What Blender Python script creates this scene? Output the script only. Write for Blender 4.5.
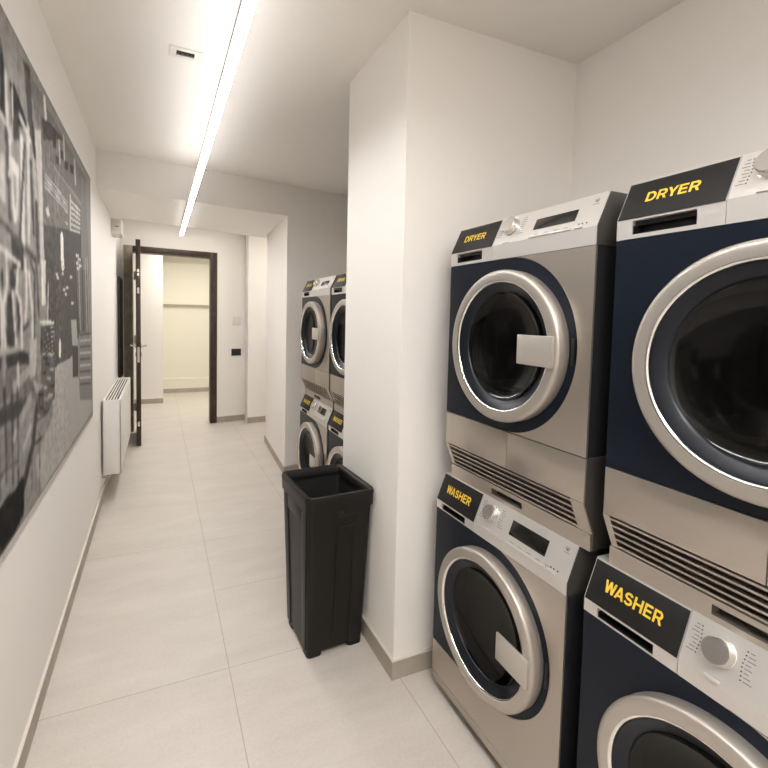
import bpy, bmesh, math, random
import numpy as np
from mathutils import Matrix, Vector

for o in list(bpy.data.objects):
    bpy.data.objects.remove(o)
scene = bpy.context.scene
COL = scene.collection
random.seed(4)

# ------------------------------------------------------------------ camera
F_PX, CX, CY = 452.61443, 350.71899, 340.04548
YAW, PITCH, ROLL, CAM_H = 0.40114, -0.05412, 0.01955, 1.43317
cam_d = bpy.data.cameras.new('camera')
cam = bpy.data.objects.new('camera', cam_d)
COL.objects.link(cam)
scene.camera = cam
cam_d.sensor_fit = 'HORIZONTAL'
cam_d.sensor_width = 36.0
cam_d.lens = 36.0 * F_PX / 768.0
cam_d.shift_x = (384.0 - CX) / 768.0
cam_d.shift_y = (CY - 384.0) / 768.0
cam_d.clip_start = 0.02
fwd = Vector((math.sin(YAW) * math.cos(PITCH), math.cos(YAW) * math.cos(PITCH), math.sin(PITCH)))
rgt0 = Vector((math.cos(YAW), -math.sin(YAW), 0))
up0 = rgt0.cross(fwd)
rgt = rgt0 * math.cos(ROLL) + up0 * math.sin(ROLL)
upv = -rgt0 * math.sin(ROLL) + up0 * math.cos(ROLL)
cam.matrix_world = Matrix(((rgt.x, upv.x, -fwd.x, 0), (rgt.y, upv.y, -fwd.y, 0),
                           (rgt.z, upv.z, -fwd.z, CAM_H), (0, 0, 0, 1)))

# ------------------------------------------------------------------ world, lights, exposure
world = bpy.data.worlds.new('world')
scene.world = world
world.use_nodes = True
world.node_tree.nodes['Background'].inputs[0].default_value = (0.9, 0.85, 0.78, 1)
world.node_tree.nodes['Background'].inputs[1].default_value = 0.02
scene.view_settings.view_transform = 'Standard'
scene.view_settings.look = 'None'
scene.view_settings.gamma = 1.0
scene.view_settings.use_curve_mapping = False
scene.view_settings.exposure = 0.19
LED_STRENGTH = 51.0
UP_FILL_STRENGTH = 16.0
LED_COLOR = (1.0, 0.988, 0.985)
REAR_FILL_WATTS = 28.5
LOBBY_WATTS = 35.0
SIDE_FILL_WATTS = 9.0
VESTIBULE_FILL_WATTS = 5.5


def area_light(name, loc, sx, sy, watts, color):
    l = bpy.data.lights.new(name, 'AREA')
    l.shape = 'RECTANGLE'
    l.size, l.size_y = sx, sy
    l.energy = watts
    l.color = color
    o = bpy.data.objects.new(name, l)
    o.location = loc
    COL.objects.link(o)
    return o


area_light('lobby_ceiling_light', (0.75, 7.15, 2.5), 1.2, 0.8, LOBBY_WATTS, (1.0, 0.975, 0.90))
area_light('added_rear_fill', (0.35, -0.50, 2.53), 1.2, 0.7, REAR_FILL_WATTS, LED_COLOR)  # unseen fill added to brighten the near bay and machine fronts
area_light('added_vestibule_fill', (0.35, 5.40, 2.53), 0.9, 0.3, VESTIBULE_FILL_WATTS, (1.0, 0.97, 0.91))  # fill hidden behind the lintel, added to lift the end wall
area_light('added_side_fill', (1.95, 5.45, 2.5), 0.6, 0.3, SIDE_FILL_WATTS, (1.0, 0.97, 0.92))  # out-of-view fill added to lighten the wall right of the socket


# ------------------------------------------------------------------ materials
def new_mat(name):
    m = bpy.data.materials.new(name)
    m.use_nodes = True
    nt = m.node_tree
    return m, nt, nt.nodes['Principled BSDF']


def mat(name, col, rough=0.5, metal=0.0, coat=0.0, bump=0.0, bscale=80.0, var=0.0, vscale=6.0, spec=0.5):
    m, nt, b = new_mat(name)
    b.inputs['Base Color'].default_value = (*col, 1)
    b.inputs['Roughness'].default_value = rough
    b.inputs['Metallic'].default_value = metal
    b.inputs['Coat Weight'].default_value = coat
    b.inputs['Coat Roughness'].default_value = 0.06
    b.inputs['Specular IOR Level'].default_value = spec
    tc = nt.nodes.new('ShaderNodeTexCoord')
    if var:
        n = nt.nodes.new('ShaderNodeTexNoise')
        n.inputs['Scale'].default_value = vscale
        n.inputs['Detail'].default_value = 4
        nt.links.new(tc.outputs['Object'], n.inputs['Vector'])
        r = nt.nodes.new('ShaderNodeValToRGB')
        r.color_ramp.elements[0].position = 0.3
        r.color_ramp.elements[1].position = 0.7
        r.color_ramp.elements[0].color = (*[c * (1 - var) for c in col], 1)
        r.color_ramp.elements[1].color = (*[min(1, c * (1 + var)) for c in col], 1)
        nt.links.new(n.outputs['Fac'], r.inputs['Fac'])
        nt.links.new(r.outputs['Color'], b.inputs['Base Color'])
    if bump:
        n = nt.nodes.new('ShaderNodeTexNoise')
        n.inputs['Scale'].default_value = bscale
        n.inputs['Detail'].default_value = 3
        nt.links.new(tc.outputs['Object'], n.inputs['Vector'])
        bp = nt.nodes.new('ShaderNodeBump')
        bp.inputs['Strength'].default_value = bump
        bp.inputs['Distance'].default_value = 0.002
        nt.links.new(n.outputs['Fac'], bp.inputs['Height'])
        nt.links.new(bp.outputs['Normal'], b.inputs['Normal'])
    return m


def brushed(name, col, rough, metal, stretch=(2, 2, 160)):
    m, nt, b = new_mat(name)
    tc = nt.nodes.new('ShaderNodeTexCoord')
    mp = nt.nodes.new('ShaderNodeMapping')
    mp.inputs['Scale'].default_value = stretch
    n = nt.nodes.new('ShaderNodeTexNoise')
    n.inputs['Scale'].default_value = 3.0
    n.inputs['Detail'].default_value = 3
    nt.links.new(tc.outputs['Object'], mp.inputs['Vector'])
    nt.links.new(mp.outputs['Vector'], n.inputs['Vector'])
    r = nt.nodes.new('ShaderNodeMapRange')
    r.inputs['To Min'].default_value = rough - 0.05
    r.inputs['To Max'].default_value = rough + 0.06
    nt.links.new(n.outputs['Fac'], r.inputs['Value'])
    nt.links.new(r.outputs['Result'], b.inputs['Roughness'])
    c = nt.nodes.new('ShaderNodeValToRGB')
    c.color_ramp.elements[0].color = (*[x * 0.97 for x in col], 1)
    c.color_ramp.elements[1].color = (*[min(1, x * 1.03) for x in col], 1)
    nt.links.new(n.outputs['Fac'], c.inputs['Fac'])
    nt.links.new(c.outputs['Color'], b.inputs['Base Color'])
    b.inputs['Metallic'].default_value = metal
    return m


def floor_mat():
    m, nt, b = new_mat('beige_stoneware_tiles')
    tc = nt.nodes.new('ShaderNodeTexCoord')
    sep = nt.nodes.new('ShaderNodeSeparateXYZ')
    nt.links.new(tc.outputs['Object'], sep.inputs[0])

    def mth(op, a, b_=None, c_=None):
        n = nt.nodes.new('ShaderNodeMath')
        n.operation = op
        for i, v in enumerate((a, b_, c_)):
            if v is None:
                continue
            if isinstance(v, (int, float)):
                n.inputs[i].default_value = v
            else:
                nt.links.new(v, n.inputs[i])
        return n.outputs[0]

    def line(co, off, pitch, w):
        # 1 on the joint, 0 elsewhere
        t = mth('FRACT', mth('DIVIDE', mth('SUBTRACT', co, off - pitch * 40), pitch))
        d = mth('MULTIPLY', mth('MINIMUM', t, mth('SUBTRACT', 1.0, t)), pitch)
        return mth('SUBTRACT', 1.0, mth('SMOOTH_MIN', mth('DIVIDE', d, w), 1.0, 0.3))

    X, Y = sep.outputs['X'], sep.outputs['Y']
    lx = mth('MULTIPLY', line(X, 0.257, 0.62, 0.0026), mth('GREATER_THAN', X, 0.0))
    ly1 = line(Y, 1.80, 1.10, 0.0024)
    ly2 = line(Y, 2.35, 2.20, 0.0024)
    right = mth('GREATER_THAN', X, 0.257)
    ln = mth('MAXIMUM', mth('MAXIMUM', lx, ly1), mth('MULTIPLY', ly2, right))
    ln = mth('MAXIMUM', ln, 0.0)
    n1 = nt.nodes.new('ShaderNodeTexNoise')
    n1.inputs['Scale'].default_value = 3.0
    n1.inputs['Detail'].default_value = 6
    n1.inputs['Roughness'].default_value = 0.65
    n2 = nt.nodes.new('ShaderNodeTexNoise')
    n2.inputs['Scale'].default_value = 90.0
    n2.inputs['Detail'].default_value = 3
    mp = nt.nodes.new('ShaderNodeMapping')
    mp.inputs['Scale'].default_value = (0.7, 2.2, 1)
    nt.links.new(tc.outputs['Object'], mp.inputs['Vector'])
    nt.links.new(mp.outputs['Vector'], n1.inputs['Vector'])
    nt.links.new(tc.outputs['Object'], n2.inputs['Vector'])
    mix = mth('ADD', mth('MULTIPLY', n1.outputs['Fac'], 0.65), mth('MULTIPLY', n2.outputs['Fac'], 0.35))
    r = nt.nodes.new('ShaderNodeValToRGB')
    r.color_ramp.elements[0].position = 0.30
    r.color_ramp.elements[1].position = 0.72
    r.color_ramp.elements[0].color = (0.56, 0.508, 0.452, 1)
    r.color_ramp.elements[1].color = (0.69, 0.635, 0.575, 1)
    nt.links.new(mix, r.inputs['Fac'])
    mx = nt.nodes.new('ShaderNodeMix')
    mx.data_type = 'RGBA'
    nt.links.new(mth('MULTIPLY', ln, 0.7), mx.inputs[0])
    nt.links.new(r.outputs['Color'], mx.inputs[6])
    mx.inputs[7].default_value = (0.24, 0.205, 0.165, 1)
    nt.links.new(mx.outputs[2], b.inputs['Base Color'])
    b.inputs['Roughness'].default_value = 0.42
    b.inputs['Specular IOR Level'].default_value = 0.4
    return m


def glass_mat(name, tint, gloss_rough=0.03):
    m = bpy.data.materials.new(name)
    m.use_nodes = True
    nt = m.node_tree
    nt.nodes.clear()
    out = nt.nodes.new('ShaderNodeOutputMaterial')
    mix = nt.nodes.new('ShaderNodeMixShader')
    lw = nt.nodes.new('ShaderNodeLayerWeight')
    lw.inputs['Blend'].default_value = 0.5
    pw = nt.nodes.new('ShaderNodeMath')
    pw.operation = 'POWER'
    pw.inputs[1].default_value = 5.0
    nt.links.new(lw.outputs['Facing'], pw.inputs[0])
    fr = nt.nodes.new('ShaderNodeMapRange')
    fr.inputs['To Min'].default_value = 0.035
    nt.links.new(pw.outputs[0], fr.inputs['Value'])
    tr = nt.nodes.new('ShaderNodeBsdfTransparent')
    tr.inputs['Color'].default_value = (*tint, 1)
    gl = nt.nodes.new('ShaderNodeBsdfGlossy')
    gl.inputs['Roughness'].default_value = gloss_rough
    nt.links.new(fr.outputs[0], mix.inputs[0])
    nt.links.new(tr.outputs[0], mix.inputs[1])
    nt.links.new(gl.outputs[0], mix.inputs[2])
    nt.links.new(mix.outputs[0], out.inputs[0])
    return m


def emit_mat(name, col, strength):
    m = bpy.data.materials.new(name)
    m.use_nodes = True
    nt = m.node_tree
    nt.nodes.clear()
    out = nt.nodes.new('ShaderNodeOutputMaterial')
    e = nt.nodes.new('ShaderNodeEmission')
    e.inputs[0].default_value = (*col, 1)
    e.inputs[1].default_value = strength
    nt.links.new(e.outputs[0], out.inputs[0])
    return m


M = {}
M['wall'] = mat('white_wall_paint', (0.88, 0.842, 0.792), 0.85, bump=0.08, bscale=60)
M['ceiling'] = mat('white_ceiling_paint', (0.89, 0.848, 0.795), 0.9)
M['floor'] = floor_mat()
M['base'] = mat('greige_skirting_tile', (0.41, 0.36, 0.30), 0.5, var=0.12, vscale=9)
M['base_top'] = mat('pale_skirting_bead', (0.70, 0.65, 0.58), 0.5)
M['lobby'] = mat('cream_lobby_paint', (0.78, 0.745, 0.63), 0.85)
M['steel'] = brushed('brushed_steel', (0.50, 0.452, 0.40), 0.33, 0.85)
M['steel_light'] = brushed('pale_silver_panel', (0.66, 0.63, 0.60), 0.34, 0.55)
M['ring'] = brushed('satin_door_ring', (0.50, 0.46, 0.415), 0.42, 0.75, (30, 30, 30))
M['chrome'] = mat('chrome', (0.85, 0.84, 0.82), 0.12, 1.0)
M['navy'] = mat('navy_enamel', (0.005, 0.0085, 0.0165), 0.38, coat=0.05, spec=0.2)
M['navy_gloss'] = mat('navy_black_bezel', (0.005, 0.007, 0.012), 0.3, spec=0.35)
M['black'] = mat('black_plastic', (0.010, 0.010, 0.010), 0.35)
M['lcd'] = mat('display_glass', (0.008, 0.008, 0.007), 0.12)
M['sticker'] = mat('black_label_film', (0.010, 0.0095, 0.009), 0.55, spec=0.3)
M['yellow'] = mat('yellow_print', (0.80, 0.54, 0.05), 0.6)
M['casing'] = mat('gap_shade_casing', (0.020, 0.020, 0.022), 0.45)  # side colour darkened for the shade in the narrow gap between machines
M['grey_print'] = mat('grey_print', (0.20, 0.19, 0.18), 0.6)
M['casing_grey'] = mat('dark_grey_side', (0.055, 0.050, 0.045), 0.5)
M['drum'] = mat('drum_steel', (0.12, 0.11, 0.10), 0.45, 0.6)
M['rubber'] = mat('black_rubber', (0.012, 0.012, 0.013), 0.6)
M['glass'] = glass_mat('smoked_porthole_glass', (0.20, 0.195, 0.19), 0.08)
M['bin'] = mat('charcoal_bin_plastic', (0.0075, 0.0068, 0.0058), 0.40, spec=0.3, bump=0.15, bscale=400)
M['bin_in'] = mat('bin_inner_plastic', (0.012, 0.011, 0.010), 0.6)
M['rad'] = mat('white_radiator_enamel', (0.82, 0.79, 0.75), 0.35)
M['dark'] = mat('dark_gap', (0.012, 0.011, 0.010), 0.8)
M['wood'] = mat('dark_brown_wood', (0.040, 0.022, 0.013), 0.4, var=0.35, vscale=14)
M['wood_lit'] = mat('lit_brown_wood', (0.33, 0.28, 0.20), 0.45, var=0.2, vscale=14)  # frame wood coloured lighter for the light on the left jamb
M['metal'] = mat('brushed_nickel', (0.55, 0.50, 0.43), 0.3, 1.0)
M['white_plastic'] = mat('white_plastic', (0.78, 0.75, 0.70), 0.4)
M['outlet'] = mat('black_socket_plastic', (0.012, 0.012, 0.012), 0.35)
M['up_fill'] = emit_mat('added_up_fill_glow', LED_COLOR, UP_FILL_STRENGTH)  # added glow, only there to lift the ceiling
M['led'] = emit_mat('led_diffuser', LED_COLOR, LED_STRENGTH)
M['alu'] = mat('white_aluminium_profile', (0.75, 0.73, 0.70), 0.4)


# ------------------------------------------------------------------ mesh helpers
class MB:
    """collects shapes, then links them as ONE mesh object"""

    def __init__(self):
        self.bm = bmesh.new()

    def face(self, pts, mi=0):
        f = self.bm.faces.new([self.bm.verts.new(p) for p in pts])
        f.material_index = mi
        return f

    def box(self, x0, x1, y0, y1, z0, z1, mi=0):
        v = [self.bm.verts.new((x, y, z)) for z in (z0, z1) for y in (y0, y1) for x in (x0, x1)]
        for q in ((0, 2, 3, 1), (4, 5, 7, 6), (0, 1, 5, 4), (2, 6, 7, 3), (0, 4, 6, 2), (1, 3, 7, 5)):
            self.bm.faces.new([v[i] for i in q]).material_index = mi
        return self

    def hexa(self, bot, top, mi=0):
        """solid from a bottom loop and a top loop of equal length"""
        n = len(bot)
        b = [self.bm.verts.new(p) for p in bot]
        t = [self.bm.verts.new(p) for p in top]
        self.bm.faces.new(b[::-1]).material_index = mi
        self.bm.faces.new(t).material_index = mi
        for i in range(n):
            j = (i + 1) % n
            self.bm.faces.new([b[i], b[j], t[j], t[i]]).material_index = mi
        return self

    def prism_x(self, prof, x0, x1, mi=0):
        """(y, z) profile swept along x"""
        return self.hexa([(x0, y, z) for y, z in prof], [(x1, y, z) for y, z in prof], mi)

    def prism_y(self, prof, y0, y1, mi=0):
        return self.hexa([(x, y0, z) for x, z in prof], [(x, y1, z) for x, z in prof], mi)

    def prism_z(self, prof, z0, z1, mi=0):
        return self.hexa([(x, y, z0) for x, y in prof], [(x, y, z1) for x, y in prof], mi)

    def loft(self, loops, mi=0, close_first=False, close_last=False):
        L = [[self.bm.verts.new(p) for p in lp] for lp in loops]
        n = len(L[0])
        for a, b in zip(L, L[1:]):
            for i in range(n):
                j = (i + 1) % n
                self.bm.faces.new([a[i], a[j], b[j], b[i]]).material_index = mi
        if close_first:
            self.bm.faces.new(L[0][::-1]).material_index = mi
        if close_last:
            self.bm.faces.new(L[-1]).material_index = mi
        return L

    def lathe_y(self, prof, cx, cz, n=72, mis=None, close=False):
        """(radius, y) profile turned about an axis along y through (cx, cz)"""
        rings = []
        for r, y in prof:
            if r < 1e-6:
                rings.append([self.bm.verts.new((cx, y, cz))])
            else:
                rings.append([self.bm.verts.new((cx + r * math.cos(2 * math.pi * k / n), y,
                                                 cz + r * math.sin(2 * math.pi * k / n))) for k in range(n)])
        pairs = list(zip(rings, rings[1:]))
        if close:
            pairs.append((rings[-1], rings[0]))
        for q, (a, b) in enumerate(pairs):
            mi = mis[q] if mis else 0
            for i in range(n):
                j = (i + 1) % n
                if len(a) == 1 and len(b) == 1:
                    continue
                if len(b) == 1:
                    f = [a[i], a[j], b[0]]
                elif len(a) == 1:
                    f = [a[0], b[j], b[i]]
                else:
                    f = [a[i], a[j], b[j], b[i]]
                self.bm.faces.new(f).material_index = mi
        return self

    def cyl(self, p0, p1, r, n=16, mi=0, r1=None):
        p0, p1 = Vector(p0), Vector(p1)
        d = (p1 - p0).normalized()
        a = d.orthogonal().normalized()
        b = d.cross(a)
        r1 = r if r1 is None else r1
        lo = [[p + (a * math.cos(2 * math.pi * k / n) + b * math.sin(2 * math.pi * k / n)) * rr for k in range(n)]
              for p, rr in ((p0, r), (p1, r1))]
        self.loft(lo, mi, True, True)
        return self

    def xform(self, mtx):
        bmesh.ops.transform(self.bm, matrix=mtx, verts=self.bm.verts)
        return self

    def build(self, name, mats, parent=None, bevel=0.0, seg=2, angle=35, smooth=True, loc=None):
        bmesh.ops.recalc_face_normals(self.bm, faces=self.bm.faces)
        if bevel:
            es = [e for e in self.bm.edges if len(e.link_faces) == 2 and e.calc_face_angle(0) > math.radians(30)]
            if es:
                bmesh.ops.bevel(self.bm, geom=es, offset=bevel, segments=seg, affect='EDGES', profile=0.5,
                                clamp_overlap=True)
        me = bpy.data.meshes.new(name)
        self.bm.to_mesh(me)
        self.bm.free()
        for m in (mats if isinstance(mats, (list, tuple)) else [mats]):
            me.materials.append(M[m] if isinstance(m, str) else m)
        if smooth:
            me.polygons.foreach_set('use_smooth', [True] * len(me.polygons))
            me.set_sharp_from_angle(angle=math.radians(angle))
        o = bpy.data.objects.new(name, me)
        COL.objects.link(o)
        if parent:
            o.parent = parent
        if loc:
            o.location = loc
        return o


def tag(o, label=None, cat=None, group=None, kind=None):
    if label:
        o['label'] = label
    if cat:
        o['category'] = cat
    if group:
        o['group'] = group
    if kind:
        o['kind'] = kind
    return o


def thing(name, label, cat, loc, rz=0.0, group=None):
    o = bpy.data.objects.new(name, None)
    o.empty_display_size = 0.1
    COL.objects.link(o)
    o.location = loc
    o.rotation_euler = (0, 0, rz)
    return tag(o, label, cat, group)


def struct(name, mb, m, label, cat, **kw):
    return tag(mb.build(name, m, **kw), label, cat, kind='structure')


def copy_tree(o, parent=None):
    c = o.copy()
    COL.objects.link(c)
    if parent:
        c.parent = parent
    for ch in list(o.children):
        copy_tree(ch, c)
    return c

# ------------------------------------------------------------------ the setting
XL, HC = -0.402, 2.551                     # left wall, ceiling height
XP0, XB = 0.849, 1.690                     # partition's corridor face, back wall of the machine bays
YP0, YP1 = 1.508, 2.024                    # partition's near and far face
YBACK = -2.2


def fy(x):                                 # wall that faces the camera beyond the second machine bay
    return 3.645 + (x + 0.402) * 0.167


def by(x):                                 # far side of the lintel
    return 4.724 + (x + 0.311) * 0.284


def dy(x):                                 # wall that holds the door
    return 5.93 + (x + 0.2) * 0.150


b = MB()
b.box(-1.6, 2.8, YBACK, 8.9, -0.1, 0.0)
struct('floor', b, 'floor', 'beige large format stoneware tile floor along the corridor', 'floor')
b = MB()
b.box(-1.6, 2.8, YBACK, 8.9, HC, HC + 0.1)
struct('ceiling', b, 'ceiling', 'plain white painted ceiling above the corridor', 'ceiling')
b = MB()
b.box(XL - 0.12, XL, YBACK, dy(XL), 0, HC)
struct('wall_left', b, 'wall', 'long white wall on the left behind mural and radiator', 'wall')
b = MB()
b.box(XB, XB + 0.12, YBACK, 4.1, 0, HC)
struct('wall_right', b, 'wall', 'white wall at the right behind the stacked machines', 'wall')
b = MB()
b.box(XL - 0.12, XB + 0.12, YBACK - 0.12, YBACK, 0, HC)
struct('wall_back', b, 'wall', 'white wall behind the viewpoint', 'wall')
b = MB()
b.prism_z([(XP0, YP0), (XB, YP0), (XB, YP1), (0.966, YP1), (XP0, 2.072)], 0, HC)
struct('wall_partition', b, 'wall', 'white full height partition between the two machine bays', 'wall')
b = MB()
b.prism_z([(1.030, fy(1.03)), (2.8, fy(2.8)), (2.8, 5.03), (1.098, 5.00)], 0, HC)
struct('wall_block', b, 'wall', 'white wall block right of the passage, beyond the far machines', 'wall')
b = MB()
b.prism_z([(XL, fy(XL)), (1.032, fy(1.032)), (1.095, by(1.095)), (XL, by(XL))], 2.288, HC)
struct('lintel', b, 'wall', 'white lintel beam spanning the passage below the ceiling', 'beam')
# end wall with the door opening
DX0, DX1, DZ = -0.376, 0.690, 2.20
b = MB()
T = 0.14
b.prism_z([(XL - 0.12, dy(XL - 0.12)), (DX0, dy(DX0)), (DX0, dy(DX0) + T), (XL - 0.12, dy(XL - 0.12) + T)], 0, HC)
b.prism_z([(DX1, dy(DX1)), (2.8, dy(2.8)), (2.8, dy(2.8) + T), (DX1, dy(DX1) + T)], 0, HC)
b.prism_z([(DX0, dy(DX0)), (DX1, dy(DX1)), (DX1, dy(DX1) + T), (DX0, dy(DX0) + T)], DZ, HC)
struct('wall_end', b, 'wall', 'white end wall around the open brown door', 'wall')
b = MB()
b.prism_z([(1.060, 5.91), (2.8, 6.10), (2.8, 6.30), (1.060, 6.10)], 0, HC)
struct('wall_return', b, 'wall', 'white wall projecting right of the black socket', 'wall')
b = MB()
b.box(2.7, 2.8, 4.9, 8.9, 0, HC)
struct('wall_side', b, 'wall', 'white wall closing the space to the right of the passage', 'wall')
# lobby seen through the doorway
b = MB()
b.prism_z([(-1.6, 7.66), (0.058, 7.66), (0.058, 8.9), (-0.06, 8.9), (-0.06, 7.80), (-1.6, 7.80)], 0, HC)
struct('wall_lobby', b, 'wall', 'bright white wall at left of the lobby beyond the door', 'wall')
b = MB()
b.box(0.058, 2.8, 8.70, 8.9, 0, HC)
struct('wall_recess', b, 'lobby', 'cream recessed wall beyond the doorway', 'wall')
b = MB()
b.box(0.058, 2.7, 8.60, 8.70, 1.57, 2.30)
struct('trim_1', b, 'lobby', 'cream boxed ledge across the upper recess wall', 'ledge')
b = MB()
b.box(0.058, 2.7, 8.58, 8.70, 0.08, 0.245)
struct('trim_2', b, 'lobby', 'low cream plinth along the foot of the recess wall', 'plinth')
b = MB()
b.box(-1.6, -1.5, 5.7, 7.7, 0, HC)
struct('wall_lobby_side', b, 'wall', 'white side wall of the lobby', 'wall')


def skirting(name, pts, label, h=0.080, t=0.010):
    """board along a polyline; pts run so that the room is on the right"""
    b = MB()
    for (x0, y0), (x1, y1) in zip(pts, pts[1:]):
        d = Vector((x1 - x0, y1 - y0, 0)).normalized()
        n = Vector((d.y, -d.x, 0)) * t
        e = d * t
        q = [(x0 - e.x * 0, y0 - e.y * 0), (x1, y1), (x1 + n.x, y1 + n.y), (x0 + n.x, y0 + n.y)]
        b.prism_z(q, 0, h - 0.006, 0)
        b.prism_z(q, h - 0.006, h, 1)
    return struct(name, b, ['base', 'base_top'], label, 'skirting')


skirting('baseboard_left', [(XL, YBACK), (XL, dy(XL))], 'stone skirting along the foot of the mural wall')
skirting('baseboard_partition', [(XP0, YP1), (XP0, YP0 - 0.010)], 'stone skirting on the corridor side of the partition')
skirting('baseboard_bay', [(XP0, YP0), (XB, YP0)], 'stone skirting on the near face of the partition')
skirting('baseboard_passage', [(1.098, 5.0), (1.030, fy(1.03) - 0.01)], 'stone skirting on the right side of the passage')
skirting('baseboard_block', [(1.030, fy(1.03)), (XB, fy(XB))], 'stone skirting beside the far machines')
skirting('baseboard_end', [(DX1, dy(DX1)), (1.06, dy(1.06))], 'stone skirting right of the door')
skirting('baseboard_return', [(1.06, 5.91), (2.7, 6.09)], 'stone skirting on the wall projecting right of the socket')
skirting('baseboard_lobby', [(-1.5, 7.66), (0.058, 7.66)], 'stone skirting under the bright lobby wall')
skirting('baseboard_recess', [(0.058, 8.69), (2.7, 8.69)], 'stone skirting under the cream plinth of the recess', t=0.13)

# ------------------------------------------------------------------ open door in its frame
door = tag(thing('door_1', 'dark brown door standing open at the end of the corridor', 'door', (0, 0, 0)), kind='structure')
b = MB()


def frame_piece(b, x0, x1, z0, z1, d0=-0.015, d1=0.155, mi=0):
    b.prism_z([(x0, dy(x0) + d0), (x1, dy(x1) + d0), (x1, dy(x1) + d1), (x0, dy(x0) + d1)], z0, z1, mi)


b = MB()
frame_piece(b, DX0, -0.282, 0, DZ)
b.build('door_jamb', 'wood_lit', door, bevel=0.003)
b = MB()
frame_piece(b, 0.605, DX1, 0, DZ)
b.build('door_jamb', 'wood', door, bevel=0.003)
b = MB()
frame_piece(b, -0.282, 0.605, 2.128, DZ)
b.build('door_head', 'wood', door, bevel=0.003)
# leaf hangs on the left jamb and points towards the viewer
h0, h1 = Vector((-0.226, 5.885, 0)), Vector((-0.1985, 5.215, 0))
d = (h1 - h0).normalized()
n = Vector((-d.y, d.x, 0))
b = MB()
LT = 0.023
for z0, z1, k in ((0.012, 2.178, 1.0),):
    q = [h0 + n * LT, h0 - n * LT, h1 - n * LT, h1 + n * LT]
    b.prism_z([(v.x, v.y) for v in q], z0, z1)
leaf = b.build('door_leaf', 'wood', door, bevel=0.003)
b = MB()
e = h1 + d * 0.0015
q = [e + n * 0.011, e - n * 0.011, e - n * 0.011 - d * 0.003, e + n * 0.011 - d * 0.003]
for z0, z1 in ((0.90, 1.06), (1.62, 1.68), (1.80, 1.83), (1.84, 1.87), (0.22, 0.27)):
    b.prism_z([(v.x, v.y) for v in q], z0, z1)
b.build('lock_plate', 'metal', leaf)
for s in (1, -1):
    b = MB()
    p = h1 - d * 0.06 + n * (LT * s)
    b.cyl(p + Vector((0, 0, 1.07)), p + n * (0.05 * s) + Vector((0, 0, 1.07)), 0.010)
    q = p + n * (0.05 * s) + Vector((0, 0, 1.07))
    b.cyl(q - d * 0.11, q + d * 0.012, 0.009)
    b.cyl(p + Vector((0, 0, 1.07)), p + n * (0.008 * s) + Vector((0, 0, 1.07)), 0.026, 20)
    b.cyl(p + Vector((0, 0, 0.98)), p + n * (0.008 * s) + Vector((0, 0, 0.98)), 0.022, 20)
    b.build('door_handle', 'metal', leaf)
for z in (0.25, 1.05, 1.80):
    b = MB()
    b.cyl((h0.x - 0.034, h0.y + 0.012, z), (h0.x - 0.034, h0.y + 0.012, z + 0.10), 0.010)
    b.box(h0.x - 0.054, h0.x - 0.020, h0.y + 0.006, h0.y + 0.012, z + 0.01, z + 0.09)
    b.build('hinge', 'metal', door)

# ------------------------------------------------------------------ linear LED light
LX, LZ = 0.226, 2.262
led = thing('linear_light', 'long slim white LED strip light running along the corridor under the ceiling', 'light', (LX, 0, LZ))
b = MB()
b.box(-0.0185, 0.0185, YBACK + 0.3, 5.28, 0.0017, 0.0080)
b.box(-0.0185, -0.0155, YBACK + 0.3, 5.28, 0.0080, 0.0255)
b.box(0.0155, 0.0185, YBACK + 0.3, 5.28, 0.0080, 0.0255)  # side lips shaped to keep the added upward glow off the upper walls
b.build('light_housing', 'alu', led, bevel=0.001)
b = MB()
b.box(-0.0172, 0.0172, YBACK + 0.32, 5.27, 0.0, 0.0017)
b.build('light_diffuser', 'led', led, smooth=False)
b = MB()
b.box(-0.0152, 0.0152, YBACK + 0.32, 3.55, 0.0082, 0.0092)
b.build('added_up_fill', 'up_fill', led, smooth=False)  # upward strip added to the fixture to brighten the ceiling
for y in (-1.5, 1.0, 2.6):
    b = MB()
    b.cyl((0, y, 0.0085), (0, y, HC - LZ), 0.0008, 6)
    b.build('suspension_wire', 'alu', led)

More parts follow.
